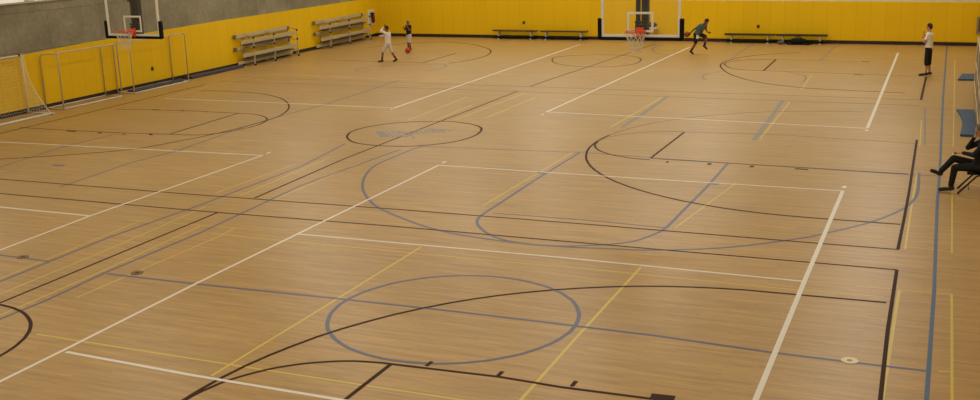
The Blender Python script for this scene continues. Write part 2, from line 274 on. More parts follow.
# ---------------------------------------------------------------- mesh builder
class MB:
    def __init__(s): s.v = []; s.f = []
    def add(s, vs, fs, M=None):
        o = len(s.v)
        for v in vs: s.v.append(tuple(M @ Vector(v)) if M else tuple(v))
        for f in fs: s.f.append(tuple(i+o for i in f))
        return s
    def box(s, x0, x1, y0, y1, z0, z1, M=None, bev=0):
        if bev:
            bm = bmesh.new(); bmesh.ops.create_cube(bm, size=1)
            for v in bm.verts:
                v.co = Vector(((x0+x1)/2+v.co.x*(x1-x0), (y0+y1)/2+v.co.y*(y1-y0), (z0+z1)/2+v.co.z*(z1-z0)))
            bmesh.ops.bevel(bm, geom=bm.edges[:], offset=bev, segments=2, affect='EDGES', profile=.5)
            bm.verts.index_update()
            s.add([v.co for v in bm.verts], [[v.index for v in f.verts] for f in bm.faces], M); bm.free(); return s
        vs = [(x, y, z) for x in (x0, x1) for y in (y0, y1) for z in (z0, z1)]
        return s.add(vs, [(0,1,3,2),(4,6,7,5),(0,4,5,1),(2,3,7,6),(0,2,6,4),(1,5,7,3)], M)
    def tube(s, pts, r, n=8, cap=True, closed=False):
        pts = [Vector(p) for p in pts]; rs = r if isinstance(r, (list, tuple)) else [r]*len(pts)
        up = None; rings = []
        for i, p in enumerate(pts):
            a = pts[i-1] if (i > 0 or closed) else p; b = pts[(i+1) % len(pts)] if (i < len(pts)-1 or closed) else p
            t = (b-a)
            t = t.normalized() if t.length > 1e-9 else Vector((0, 0, 1))
            if up is None: up = Vector((0, 0, 1)) if abs(t.z) < .9 else Vector((1, 0, 0))
            u = (up-t*up.dot(t))
            u = u.normalized() if u.length > 1e-6 else t.orthogonal().normalized()
            w = t.cross(u); up = u
            rings.append([p+(u*math.cos(2*PI*k/n)+w*math.sin(2*PI*k/n))*rs[i] for k in range(n)])
        vs = [v for r_ in rings for v in r_]; fs = []; m = len(rings)
        for i in range(m if closed else m-1):
            j = (i+1) % m
            for k in range(n): fs.append((i*n+k, i*n+(k+1) % n, j*n+(k+1) % n, j*n+k))
        if cap and not closed: fs.append(tuple(range(n))[::-1]); fs.append(tuple((m-1)*n+k for k in range(n)))
        return s.add(vs, fs)
    def capsule(s, a, b, ra, rb, n=14):
        a = Vector(a); b = Vector(b); d = b-a; L = d.length
        t = d.normalized() if L > 1e-6 else Vector((0, 0, 1))
        pts = []; rs = []
        for k in range(5):
            th = PI/2*(1-k/4.); pts.append(a-t*ra*math.sin(th)); rs.append(max(ra*math.cos(th), ra*.03))
        for k in range(5):
            th = PI/2*k/4.; pts.append(b+t*rb*math.sin(th)); rs.append(max(rb*math.cos(th), rb*.03))
        return s.tube(pts, rs, n)
    def ell(s, c, r, n=16, M=None):
        vs = []; fs = []; m = n//2
        for i in range(m+1):
            th = PI*i/m
            for k in range(n):
                ph = 2*PI*k/n
                v = Vector((r[0]*math.sin(th)*math.cos(ph), r[1]*math.sin(th)*math.sin(ph), r[2]*math.cos(th)))
                if M: v = M @ v
                vs.append(Vector(c)+v)
        for i in range(m):
            for k in range(n): fs.append((i*n+k, (i+1)*n+k, (i+1)*n+(k+1) % n, i*n+(k+1) % n))
        return s.add(vs, fs)
    def split(s, name, m, parent=None, bevel=0):
        # every separate piece becomes a part of its own
        par = list(range(len(s.v)))
        def fd(i):
            while par[i] != i: par[i] = par[par[i]]; i = par[i]
            return i
        for f in s.f:
            for k in f[1:]: par[fd(k)] = fd(f[0])
        gr = {}
        for f in s.f: gr.setdefault(fd(f[0]), []).append(f)
        for fs in gr.values():
            ids = sorted({i for f in fs for i in f}); mp = {i: k for k, i in enumerate(ids)}
            q = MB(); q.v = [s.v[i] for i in ids]; q.f = [tuple(mp[i] for i in f) for f in fs]; q.build(name, m, parent, bevel=bevel)
    def build(s, name, m, parent=None, smooth=False, bevel=0):
        me = bpy.data.meshes.new(name); me.from_pydata([tuple(v) for v in s.v], [], s.f); me.update()
        bm = bmesh.new(); bm.from_mesh(me)
        bmesh.ops.remove_doubles(bm, verts=bm.verts[:], dist=1e-5)
        bmesh.ops.recalc_face_normals(bm, faces=bm.faces[:]); bm.to_mesh(me); bm.free()
        if m: me.materials.append(m)
        if smooth:
            for p in me.polygons: p.use_smooth = True
        o = bpy.data.objects.new(name, me); COL.objects.link(o)
        if parent: o.parent = parent
        if bevel:
            b = o.modifiers.new('bevel', 'BEVEL'); b.width = bevel; b.segments = 2; b.limit_method = 'ANGLE'
        return o

def thing(name, label, cat, loc=(0, 0, 0), rz=0, group=None):
    o = bpy.data.objects.new(name, None); COL.objects.link(o); o.empty_display_size = .2
    o.location = loc; o.rotation_euler = (0, 0, rz); o['label'] = label; o['category'] = cat
    if group: o['group'] = group
    return o
def struct(o, label=None):
    o['kind'] = 'structure'
    if label: o['label'] = label
    return o
def copy_tree(o, parent=None):
    c = o.copy(); COL.objects.link(c); c.parent = parent
    for ch in list(o.children): copy_tree(ch, c)
    return c

# wall frames: a local frame with +X pointing into the hall, +Y along the wall away from the viewer
LA = math.atan(.028)
def LW(y, d=0., z=0.):
    return Vector((-21.65+.028*(37.4-y)+d, y+d*.028, z))
def FWy(x): return 37.4-(x+21.65)*.7/29.65         # far wall line

# ---------------------------------------------------------------- setting
M_floor = wood_floor(); M_conc = concrete(); M_yel = panel_yellow()
M_cream = mat('painted_plaster', (214, 206, 178), .8)
M_base = mat('dark_rubber_base', (40, 20, 14), .6)
M_ceil = mat('ceiling_deck', (206, 200, 184), .9)
M_white = mat('white_paint', (226, 222, 204), .45)
M_black = mat('black_rubber', (9, 8, 9), .6, spec=.2)
M_steel = mat('brushed_aluminium', (190, 178, 150), .45, .15)
M_gpipe = mat('grey_pipe', (204, 188, 150), .5, .1)

floor = struct(MB().box(-23.5, 8.6, -17.3, 38.2, -.2, 0).build('floor', M_floor))
struct(MB().box(-23.5, 8.6, -17.3, 38.2, 8.6, 8.8).build('ceiling', M_ceil))

def wall_slab(y0, y1, z0, z1, t0, t1):
    mb = MB(); P = []
    for y in (y0, y1):
        for d in (t0, t1):
            for z in (z0, z1): P.append(LW(y, d, z))
    return mb.add(P, [(0,1,3,2),(4,6,7,5),(0,4,5,1),(2,3,7,6),(0,2,6,4),(1,5,7,3)])
# left wall: concrete from the floor to the sill of the high windows
lw = struct(wall_slab(-17.2, 37.9, 0, 3.45, -.35, 0).build('wall_left', M_conc))
up = wall_slab(-17.2, 37.9, 5.2, 8.6, -.35, 0)
yy = -17.2
while yy < 38: up.add(*[(q.v, q.f) for q in [wall_slab(yy, min(yy+.25, 37.9), 3.45, 5.2, -.3, -.02)]][0]); yy += 3.4
struct(up.build('wall_left_upper', M_cream))
struct(wall_slab(-17.2, 37.9, 3.45, 3.49, -.35, .05).build('trim_1', mat('sill_metal', (190, 186, 170), .5)))
M_day = mat('daylit_glazing', (235, 235, 220), .3, noise=0, emit=(255, 250, 235), estr=WIN)
struct(wall_slab(-17.2, 37.9, 3.49, 5.2, -.25, -.2).build('window_1', M_day))
# yellow wainscot panels
def far_slab(x0, x1, z0, z1, d0, d1):
    P = []
    for x in (x0, x1):
        for d in (d0, d1):
            for z in (z0, z1): P.append((x, FWy(x)-d, z))
    return MB().add(P, [(0,1,3,2),(4,6,7,5),(0,4,5,1),(2,3,7,6),(0,2,6,4),(1,5,7,3)])
struct(far_slab(-22.2, 8.5, 0, 8.6, -.4, 0).build('wall_far', M_cream))
fyb = far_slab(-21.6, 8.2, .02, 1.0, 0, .05)
fyb.v = [(x, y, z if z < .5 else (1.97 if x < 0 else 1.80)) for x, y, z in fyb.v]
fy = struct(fyb.build('trim_2', M_yel))
# left wainscot in its own frame so that the seams run along it
wl = MB().box(0, 50, -.05, 0, 0, 1, None)
wl.v = [(v[0], v[1], (.02 if v[2] < .5 else (1.77+.0068*v[0] if v[0] > 1 else 1.77))) for v in wl.v]
wl.v = [(v[0], v[1], v[2] if v[2] < .5 else (1.40 if v[0] < 1 else 2.02)) for v in wl.v]
def left_panel():
    mb = MB(); o = Vector(LW(37.35, .0))
    # x along wall toward the viewer
    L_ = 48.
    prof = [(0, 1.99), (14, 1.99), (21.5, 1.93), (25, 1.84), (48, 1.80)]
    vs = []; fs = []
    for (x, h) in prof:
        for d in (0, .055):
            for z in (.02, h): vs.append((x, d, z))
    for i in range(len(prof)-1):
        a = i*4; b = a+4
        fs += [(a, b, b+1, a+1), (a+2, a+3, b+3, b+2), (a+1, b+1, b+3, a+3), (a, a+2, b+2, b)]
    fs += [(0, 1, 3, 2), (16, 18, 19, 17)]
    mb.add(vs, fs); return mb, o
mb, o_ = left_panel()
wp = mb.build('trim_3', M_yel); wp.location = o_; wp.rotation_euler = (0, 0, -PI/2+LA); struct(wp)
# local +y of that frame points to +X world
struct(wall_slab(-17.1, 37.35, 0, .15, 0, .075).build('baseboard_left', M_base))
struct(far_slab(-21.6, 8.25, 0, .15, .0, .075).build('baseboard_far', M_base))
struct(MB().box(8.25, 8.6, -17.3, 37.2, 0, 8.6).build('wall_right', M_cream))
struct(MB().box(8.20, 8.25, -17.2, 36.6, .15, 1.85).build('trim_4', mat('yellow_paint', YEL1, .6)))
struct(MB().box(8.17, 8.25, -17.2, 36.6, 0, .15).build('baseboard_right', M_base))
struct(MB().box(-21.6, 8.3, -17.3, -16.95, 0, 8.6).build('wall_back', M_cream))

# ---------------------------------------------------------------- painted court lines (parts of the floor)
LM = {'black_glare': mat('glare_washed_black_paint', LC['black_glare'], FLOOR_ROUGH, noise=.1), 'blue_steel': mat('steel_blue_line_paint', LC['blue_steel'], FLOOR_ROUGH, noise=.06, spec=.3), 'white': mat('white_line_paint', LC['white'], FLOOR_ROUGH, noise=.05), 'black': mat('black_line_paint', LC['black'], FLOOR_ROUGH, noise=.1),  # brown-black tone: glare wash put into the paint
      'blue': mat('blue_line_paint', LC['blue'], FLOOR_ROUGH, noise=.06), 'yellow': mat('yellow_line_paint', LC['yellow'], FLOOR_ROUGH, noise=.05),
      'white_glare': mat('glare_washed_white_paint', LC['white_glare'], FLOOR_ROUGH, noise=.1),  # white toned down in the paint where floor glare washes it out
      'blue_glare_worn': mat('glare_washed_worn_blue_paint', LC['blue_glare_worn'], FLOOR_ROUGH, noise=.1)}  # blue paled in the paint for glare on lines, for wear on lettering
for _m in LM.values(): _m.node_tree.nodes['Principled BSDF'].inputs['Specular IOR Level'].default_value = .3
LM['black'].node_tree.nodes['Principled BSDF'].inputs['Specular IOR Level'].default_value = .15
LM['black'].node_tree.nodes['Principled BSDF'].inputs['Roughness'].default_value = .6
ZL = {'black_glare': .0024, 'blue_steel': .0018, 'yellow': .0012, 'blue': .0018, 'blue_glare_worn': .0018, 'black': .0024, 'white': .003, 'white_glare': .003}
def spline(P, closed, n=7):
    out = []; m = len(P)
    for i in range(m-1):
        p1, p2 = P[i], P[i+1]
        p0 = P[i-1] if i > 0 else (P[-2] if closed else p1*2-p2)
        p3 = P[i+2] if i+2 < m else (P[1] if closed else p2*2-p1)
        for k in range(n):
            t = k/n
            out.append(.5*((2*p1)+(p2-p0)*t+(2*p0-5*p1+4*p2-p3)*t*t+(3*p1-p0-3*p2+p3)*t**3))
    out.append(P[-1]); return out
def smooth_pts(P, closed):
    for _ in range(2):
        Q = P[:]
        for i in range(len(P)):
            if closed:
                m = len(P)-1; Q[i] = (P[(i-1) % m]+2*P[i % m]+P[(i+1) % m])/4
            elif 0 < i < len(P)-1: Q[i] = (P[i-1]+2*P[i]+P[i+1])/4
        P = Q
    return P
for mi, (c, w, k, pts) in enumerate(MARKS):
    P = [Vector(q) for q in pts]
    closed = k == 'S' and (P[0]-P[-1]).length < .02
    if k == 'S': P = smooth_pts(spline(P, closed), closed)
    mb = MB(); vs = []; fs = []; h = ZL[c]+mi*3e-6; n = len(P)
    for i, p in enumerate(P):
        a = P[i-1] if i > 0 else (P[-2] if closed else p); b = P[i+1] if i < n-1 else (P[1] if closed else p)
        t = (b-a).normalized(); nn = Vector((-t.y, t.x))*w/2
        for q in (p+nn, p-nn):
            vs.append((q.x, q.y, .0002)); vs.append((q.x, q.y, h))
    for i in range(n-1):
        a = i*4; b = a+4
        fs += [(a+1, a+3, b+3, b+1), (a, a+1, b+1, b), (a+2, b+2, b+3, a+3)]
    fs += [(0, 2, 3, 1), ((n-1)*4, (n-1)*4+1, (n-1)*4+3, (n-1)*4+2)]
    mb.add(vs, fs)
    o = mb.build({'black_glare': 'black', 'white_glare': 'white', 'blue_glare_worn': 'blue', 'blue_steel': 'blue'}.get(c, c)+'_court_line', LM[c], floor)
    o['label'] = {'white': 'white painted court line', 'black': 'black painted court line', 'blue': 'blue painted court line',
                  'yellow': 'yellow painted court line', 'white_glare': 'pale white court line washed out by painted-in glare', 'blue_glare_worn': 'blue-grey court line paled by painted-in glare', 'blue_steel': 'steel blue painted court line', 'black_glare': 'brown-black court line lightened by painted-in glare'}[c]
# lettering inside the centre circle (worn blue-grey strokes)
mb = MB()
def stroke(a, b, w, z=.0030):
    a = Vector(a); b = Vector(b); t = (b-a).normalized(); nn = Vector((-t.y, t.x))*w/2
    vs = []
    for q in (a+nn, a-nn, b-nn, b+nn): vs += [(q.x, q.y, .0003), (q.x, q.y, z)]
    mb.add(vs, [(1, 3, 5, 7), (0, 2, 3, 1), (2, 4, 5, 3), (4, 6, 7, 5), (6, 0, 1, 7)])
for a, b, w in LETTERS: stroke(a, b, w)
o = mb.build('circle_lettering', LM['blue_glare_worn'], floor); o['label'] = 'worn blue-grey lettering in the centre circle'
# post sleeve covers let into the floor
for (x, y, rgb) in ((5.42, .06, (214, 198, 160)), (-5.84, .13, (120, 86, 50)), (-8.44, .23, (120, 86, 50))):
    mb = MB(); mb.tube([(x, y, .0003), (x, y, .007)], .105, 24); 
    d = mb.build('sleeve_cover', mat('cover_plate_%d' % rgb[0], rgb, .4, .2), floor)
    d['label'] = 'brass disc over a net post sleeve' if rgb[0] > 200 else 'dull brown disc over a net post sleeve'
    k = MB().tube([(x, y, .007), (x, y, .009)], .035, 12).build('cover_screw', M_base if rgb[0] < 200 else mat('brass_dark', (150, 120, 70), .4, .5), d)

# ---------------------------------------------------------------- lamps
M_lamp = mat('lamp_lens', (255, 250, 235), .3, noise=0, emit=(255, 246, 225), estr=4)
lamp = None
NX, NY = 4, 6
poss = [(-18+ix*7.4, -13+iy*9.2) for ix in range(NX) for iy in range(NY)]
for i, (x, y) in enumerate(poss):
    if lamp is None:
        lamp = thing('ceiling_light', 'square white gym ceiling light hanging over the wooden court', 'light', (x, y, 8.1), 0, 'gym ceiling lights')
        h = MB().box(-.45, .45, -.45, .45, .06, .2, bev=.02).build('housing', M_white, lamp)
        MB().box(-.4, .4, -.4, .4, .03, .055).build('lens', M_lamp, lamp)
        rd = MB()
        for sx in (-.35, .35): rd.tube([(sx, 0, .2), (sx, 0, .5)], .012, 6)
        rd.split('hanger', M_steel, lamp)
    else:
        c = copy_tree(lamp); c.location = (x, y, 8.1)
    ld = bpy.data.lights.new('gym_lamp', 'AREA'); ld.shape = 'SQUARE'; ld.size = .9; ld.energy = LAMP_W*(1.17 if y > 20 else 1.0 if y > 0 else .92)*(.55 if x < -15 and y < 20 else 1); ld.color = (1, .95, .86)
    lo = bpy.data.objects.new('gym_lamp', ld); COL.objects.link(lo); lo.location = (x, y, 8.1)
# daylight coming through the high windows of the left wall
ld = bpy.data.lights.new('window_daylight', 'AREA'); ld.shape = 'RECTANGLE'; ld.size = 50; ld.size_y = 1.6; ld.energy = DAY_W; ld.color = (.92, .97, 1)
lo = bpy.data.objects.new('window_daylight', ld); COL.objects.link(lo); lo.location = LW(10, .12, 4.35); lo.rotation_euler = (PI/2, 0, -PI/2+LA)
lo.rotation_euler = (0, -PI/2+.25, 0)

fw_ = far_slab(-18.5, 3.5, 3.6, 5.9, .0, .02).build('added_window_2', mat('added_glow_glazing', (235, 235, 220), .3, noise=0, emit=(250, 255, 240), estr=WIN_F)); struct(fw_)  # unseen window strip, added to light the walls and give floor glare
wf = MB()
for k in range(9):
    x = -18.6+k*2.765; yb = FWy(x)
    wf.box(x-.05, x+.05, yb-.06, yb-.0, 3.5, 6.0)
struct(wf.build('trim_5', mat('added_window_mullion', (120, 116, 104), .5)))  # bars of the added far strip
w = bpy.data.worlds.new('World'); sc.world = w; w.use_nodes = True
w.node_tree.nodes['Background'].inputs[0].default_value = (.9, .95, 1, 1); w.node_tree.nodes['Background'].inputs[1].default_value = .3

# ---------------------------------------------------------------- basketball hoops
M_glass = mat('backboard_glass', (225, 225, 200), .08, noise=0, alpha=.025)
M_orange = mat('orange_rim', (232, 84, 34), .45)
M_cord = mat('net_cord', (222, 218, 200), .7)
M_frame = mat('backboard_white', (236, 234, 220), .45)
M_mast = mat('mast_dark_steel', (20, 22, 16), .5)
def hoop(loc, label, dz=0.):
    # origin = board bottom centre at floor level; board faces -Y
    t = thing('basketball_hoop', label, 'basketball hoop', (loc[0], loc[1], 0), 0, None)
    Z = 2.89+dz; Wd = .915; H = 1.07
    MB().box(-Wd, Wd, -.012, .012, Z, Z+H).build('backboard', M_glass, t)
    fr = MB(); e = .055
    for a in ((-Wd, Wd, Z, Z+e), (-Wd, Wd, Z+H-e, Z+H), (-Wd, -Wd+e, Z+e, Z+H-e), (Wd-e, Wd, Z+e, Z+H-e)):
        fr.box(a[0], a[1], -.022, .022, a[2], a[3])
    fr.build('backboard_frame', M_frame, t)
    sq = MB(); x0, x1, z0, z1, e = -.305, .305, Z+.11, Z+.565, .05
    for a in ((x0, x1, z0, z0+e), (x0, x1, z1-e, z1), (x0, x0+e, z0+e, z1-e), (x1-e, x1, z0+e, z1-e)):
        sq.box(a[0], a[1], -.0185, -.0125, a[2], a[3])
    sq.build('target_square', M_frame, t)
    pd = MB()
    pd.box(-Wd-.06, Wd+.06, -.05, .05, Z-.075, Z+.0, bev=.015)
    for s in (-1, 1): pd.box(s*(Wd+.035)-.045, s*(Wd+.035)+.045, -.05, .05, Z-.06, Z+.42, bev=.015)
    pd.build('bottom_padding', M_black, t)
    rm = MB(); R = .235; cy = -.02-.15-R; zr = 3.05+dz
    rm.tube([(R*math.cos(2*PI*k/28), cy+R*math.sin(2*PI*k/28), zr) for k in range(28)], .011, 8, closed=True)
    for k in range(12):
        an = 2*PI*k/12; rm.tube([(R*math.cos(an), cy+R*math.sin(an), zr-.005), (R*math.cos(an), cy+R*math.sin(an), zr-.035)], .005, 5)
    rim = rm.build('rim', M_orange, t, True)
    bk = MB().box(-.09, .09, -.175, -.022, zr-.05, zr+.012); bk.box(-.09, .09, -.05, -.022, zr-.22, zr+.06)
    for s in (-1, 1): bk.tube([(s*.08, -.04, zr-.2), (s*.13, cy+R*.5, zr-.01)], .012, 6)
    bk.build('rim_bracket', M_orange, t, bevel=.006)
    nt_ = MB(); n = 12; lv = 5
    def pt(k, j):
        r = R*(1-.52*(j/lv)**.8) ; z = zr-.03-.45*j/lv; an = 2*PI*(k+.5*(j % 2))/n
        return (r*math.cos(an), cy+r*math.sin(an), z)
    for j in range(lv):
        for k in range(n):
            kk = k if j % 2 == 0 else k+1
            nt_.tube([pt(k, j), pt(k if j % 2 == 0 else k+1, j+1)], .005, 4); nt_.tube([pt(k, j), pt(k-1 if j % 2 == 0 else k, j+1)], .005, 4)
    nt_.build('net', M_cord, t)
    ms = MB(); ms.box(-.135, -.045, .10, .19, Z+.10, 8.0); ms.box(.0, .15, .08, .23, Z+.02, 8.0)
    for z in (Z+.3, Z+.95): ms.box(-.14, .16, .025, .08, z, z+.05)
    ms.box(-.13, .14, .02, .1, Z+.15, Z+.28)
    ms.build('mast', M_mast, t)
    br = MB(); br.tube([(0, .15, 4.6), (0, 2.2, 8.0)], .035, 8); br.tube([(-.1, .15, 5.5), (-1.1, .15, 8.0)], .025, 8); br.tube([(.1, .15, 5.5), (1.1, .15, 8.0)], .025, 8)
    br.box(-1.3, 1.3, .05, .25, 8.0, 8.6); br.box(-.12, .12, .25, 2.4, 8.0, 8.12)
    br.build('ceiling_brace', M_mast, t)
    return t
hoop(HOOP_R, 'ceiling-hung glass basketball hoop in front of the far yellow wall, right of the two')
hoop(HOOP_L, 'ceiling-hung glass basketball hoop seen against the concrete side wall', -.19)

# ---------------------------------------------------------------- goals by the left wall
def goal_white():
    y1 = 12.62; Lg = 3.0; Hh = 1.86
    t = thing('indoor_soccer_goal', 'white netted soccer goal turned to face the yellow side wall', 'goal', LW(y1, .14), LA)
    f = MB(); r = .028
    f.tube([(0, -Lg, 0), (0, -Lg, Hh), ], r, 10); f.tube([(0, 0, 0), (0, 0, Hh)], r, 10); f.tube([(0, -Lg, Hh), (0, 0, Hh)], r, 10)
    f.build('goal_mouth', M_white, t, True)
    g = MB(); D = .92
    g.tube([(0, 0, .03), (D+.12, 0, .03)], .028, 8); g.tube([(0, -Lg, .03), (D+.12, -Lg, .03)], .028, 8); g.tube([(D, -Lg-.02, .03), (D, .02, .03)], .036, 8)
    g.build('ground_frame', M_white, t, True)
    def prof(s):     # back curve of net stay from crossbar to ground bar
        return (.07+(D-.07)*(s**2.1), Hh*(1-s)+.03*s)
    st = MB()
    for y in (0, -Lg): st.tube([(prof(k/12)[0], y, prof(k/12)[1]) for k in range(13)], .015, 6)
    st.split('net_stay', M_white, t)
    n = MB(); ny, ns = 28, 18
    for i in range(ny+1):
        y = -Lg*i/ny; n.tube([(prof(k/12)[0], y, prof(k/12)[1]) for k in range(13)], .0026, 3)
    for j in range(1, ns+1):
        x, z = prof(j/ns); n.tube([(x, -Lg, z), (x, 0, z)], .0026, 3)
        for y in (0, -Lg): n.tube([(0.0, y, z), (x, y, z)], .0026, 3)
    for i in range(1, 8):
        for y in (0, -Lg):
            x = D*i/8; s = ((x-.07)/(D-.07)) if x > .07 else 0
            s = max(s, 0)**(1/2.1); n.tube([(x, y, .03), (x, y, prof(s)[1])], .0026, 3)
    n.build('goal_net', M_cord, t)
    bolt = MB().box(-.03, .03, -.12, -.06, Hh-.02, Hh+.05); bolt.build('corner_bracket', M_base, t)
    return t
goal_white()
def goal_grey(y0, y1, d0, label, dep=.72):
    t = thing('floor_hockey_goal', label, 'goal', LW(y0, .1), LA, 'unnetted grey pipe goals')
    L_ = y1-y0; Hh = 1.84; r = .024
    f = MB(); x = dep
    f.tube([(x, 0, 0), (x, 0, Hh-.06), (x, .06, Hh), (x, L_-.06, Hh), (x, L_, Hh-.06), (x, L_, 0)], r, 8)
    f.build('goal_mouth', M_gpipe, t, True)
    for y in (0, L_):
        g = MB(); g.tube([(0, y, .03), (0, y, Hh-.14), (.06, y, Hh-.06), (x, y, Hh-.02)], r*.9, 8); g.tube([(0, y, .028), (x, y, .028)], r*.9, 8)
        g.build('side_frame', M_gpipe, t, True)
    b = MB(); b.tube([(x, 0, .026), (x, L_, .026)], .026, 8); b.tube([(0, 0, .026), (0, L_, .026)], .02, 8)
    b.build('ground_bar', M_white, t, True)
goal_grey(13.45, 16.3, .1, 'grey pipe goal frame by the side wall, beside the white netted goal', .72)
goal_grey(16.95, 20.1, .1, 'grey pipe goal frame by the side wall, nearest the bleachers', .72)
M_mat = mat('dark_slate_vinyl', (52, 54, 78), .55)
def floor_mat(y0, y1, d0, d1, h, label):
    t = thing('gym_mat', label, 'mat', LW(y0, d0), LA)
    MB().box(0, d1-d0, 0, y1-y0, 0.0, h, bev=.015).build('mat_panel', M_mat, t)
    n = int((y1-y0)/1.2); s = MB()
    for k in range(1, n): s.box(-.002, d1-d0+.002, k*(y1-y0)/n-.01, k*(y1-y0)/n+.01, h*.2, h+.004)
    s.build('mat_seam', M_black, t)
floor_mat(17.32, 20.4, .2, .60, .06, 'dark slate gym mat lying inside the grey goal frame')
floor_mat(20.75, 24.3, .1, .52, .09, 'dark slate gym mat lying between goal frame and bleachers')
# small wall socket on the left wall
def wall_plate(loc, rz, label):
    t = thing('wall_socket', label, 'socket', loc, rz)
    MB().box(0, .02, -.06, .06, -.07, .07, bev=.004).build('plate', mat('dark_plate', (88, 62, 26), .5), t)
    MB().box(.02, .03, -.03, .03, -.04, .04).build('socket_insert', M_base, t)
wall_plate(LW(19.0, .056, .62), LA, 'small dark socket on the side wall inside a goal frame')
wall_plate((-13.2, FWy(-13.2)-.052, .78), -PI/2, 'small dark socket above the pale benches left of the hoop')
wall_plate((-1.75, FWy(-1.75)-.052, .72), -PI/2, 'small dark socket above the dark bench row right of the hoop')

# ---------------------------------------------------------------- bleachers
M_plank = mat('worn_plank_grey', (196, 182, 146), .55, .15)
M_under = mat('dark_underframe', (66, 56, 38), .6)
def bleacher(y0, y1, label):
    t = thing('portable_bleacher', label, 'bleacher', LW(y0, .1), LA, 'portable bleachers by the side wall')
    L_ = y1-y0
    # bleacher tipped up for storage: foot and seat planks stacked in rows one above another
    rows = [(1.18, 0, .06, .15, .0), (.93, .18, .05, .15, .22), (.66, 0.0, .05, .13, .05), (.38, .26, .05, .15, .2), (.08, .05, .05, .13, .1)]
    for (z, d, th, w, sh) in rows:
        MB().box(d+.02, d+.06, sh, L_-.2+sh, z, z+w, bev=.006).build('plank', M_plank, t)
    for (z, d, y_) in ((.86, .24, 0), (.31, .3, 0)):
        MB().box(.1, d+.14, .5, L_-.45, z-.01, z+.03).build('support_rail', M_under, t)
    for y in (.75, L_*.52, L_-.25):
        f = MB()
        f.tube([(.5, y, .03), (.5, y, 1.2)], .024, 6); f.tube([(.5, y, 1.18), (.0, y, 1.3)], .02, 6)
        f.tube([(.5, y, .75), (.05, y, .75)], .018, 6); f.tube([(.5, y, .3), (.05, y, .3)], .018, 6); f.tube([(.02, y, .0), (.02, y, 1.3)], .02, 6)
        f.tube([(.5, y, .05), (.05, y, .65)], .015, 6); f.tube([(.5, y, .05), (.05, y, .05)], .02, 6)
        f.build('frame', M_steel, t)
        w = MB().box(.47, .55, y-.035, y+.035, 0, .07, bev=.008); w.box(.47, .53, y-.03, y+.03, .72, .80); w.box(.47, .53, y-.03, y+.03, 1.12, 1.2)
        w.split('frame_foot', M_base, t)
    e = MB()
    for z, d in ((1.18, 0), (.66, 0)):
        e.box(d+.015, d+.068, -.01, .16, z-.01, z+.15); e.box(d+.015, d+.068, L_-.34, L_-.18, z-.01, z+.15)
    e.split('plank_end_cap', mat('end_cap_grey', (112, 104, 82), .6), t)
bleacher(24.25, 28.75, 'tipped-up grey bleacher by the side wall, nearer the goal frames')
bleacher(30.75, 35.85, 'tipped-up grey bleacher by the side wall, nearer the far corner')

# fire extinguisher panel
ex = thing('fire_extinguisher_cabinet', 'white cabinet with a dark red extinguisher near the far left corner', 'fire extinguisher', LW(36.75, .056, .62), LA)
MB().box(0, .06, -.34, .34, 0, .78, bev=.01).build('cabinet_frame', M_white, ex)
MB().box(.06, .07, -.27, .27, .07, .71).build('cabinet_back', mat('pale_recess', (206, 196, 170), .6), ex)
b = MB(); b.capsule((.15, .0, .2), (.15, .0, .48), .085, .08); b.build('cylinder', mat('extinguisher_red', (92, 14, 20), .4), ex, True)
MB().box(.1, .2, -.18, .06, .56, .64).tube([(.15, -.1, .6), (.15, -.2, .5), (.15, -.16, .3)], .018, 6).build('valve_and_hose', M_black, ex)
# grey framed cabinet on the far wall at the right
cb = thing('wall_cabinet', 'grey framed cabinet on the far yellow wall at the right edge', 'cabinet', (7.62, FWy(7.62)-.052, .52), 0)
f = MB()
for a in ((-.36, .36, 0, .08), (-.36, .36, .62, .7), (-.36, -.28, .08, .62), (.28, .36, .08, .62)): f.box(a[0], a[1], -.08, 0, a[2], a[3])
f.build('cabinet_frame', mat('grey_metal', (150, 140, 116), .5), cb)
MB().box(-.28, .28, -.03, -.001, .08, .62).build('glass_panel', mat('dark_pane', (120, 100, 60), .25), cb)
MB().box(-.14, .0, -.06, -.03, .16, .42, bev=.01).build('hose_valve', M_black, cb)

# ---------------------------------------------------------------- benches on the far wall
M_bt = mat('bench_top_oak', (150, 112, 40), .5); M_be = mat('bench_edge_dark', (62, 42, 16), .6)
M_leg = mat('bench_leg_grey', (186, 180, 166), .5)
def bench(x0, x1, label, dark=False, h=.45):
    xm = (x0+x1)/2; y = FWy(xm)-.35
    t = thing('low_bench', label, 'bench', (xm, y, 0), math.atan(-.7/29.65), 'low benches along the far wall')
    w = (x1-x0)/2
    MB().box(-w, w, -.14, .14, h-.025, h, bev=.005).build('seat', M_be if dark else M_bt, t)
    MB().box(-w+.02, w-.02, -.135, .135, h-.075, h-.025).build('seat_rail', M_be, t)
    for s in (-1, 1):
        l = MB(); xx = s*(w-.32)
        l.box(xx-.028, xx+.028, -.12, -.06, .03, h-.075); l.box(xx-.028, xx+.028, .06, .12, .03, h-.075)
        l.box(xx-.05, xx+.05, -.15, .15, 0, .04)
        l.build('leg', M_leg, t)
    MB().box(-w+.1, w-.1, -.13, .13, .04, .14, bev=.01).build('under_shade_box', M_black, t)  # black box added for the dark shade and low mat under the seat
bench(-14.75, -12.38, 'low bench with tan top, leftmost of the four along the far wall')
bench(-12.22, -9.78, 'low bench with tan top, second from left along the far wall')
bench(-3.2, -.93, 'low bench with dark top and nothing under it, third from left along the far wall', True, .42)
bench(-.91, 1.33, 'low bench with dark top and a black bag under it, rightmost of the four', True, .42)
bg = thing('duffel_bag', 'black duffel bag on the floor at the rightmost low bench', 'bag', (.12, FWy(0)-.72, 0), -.03)
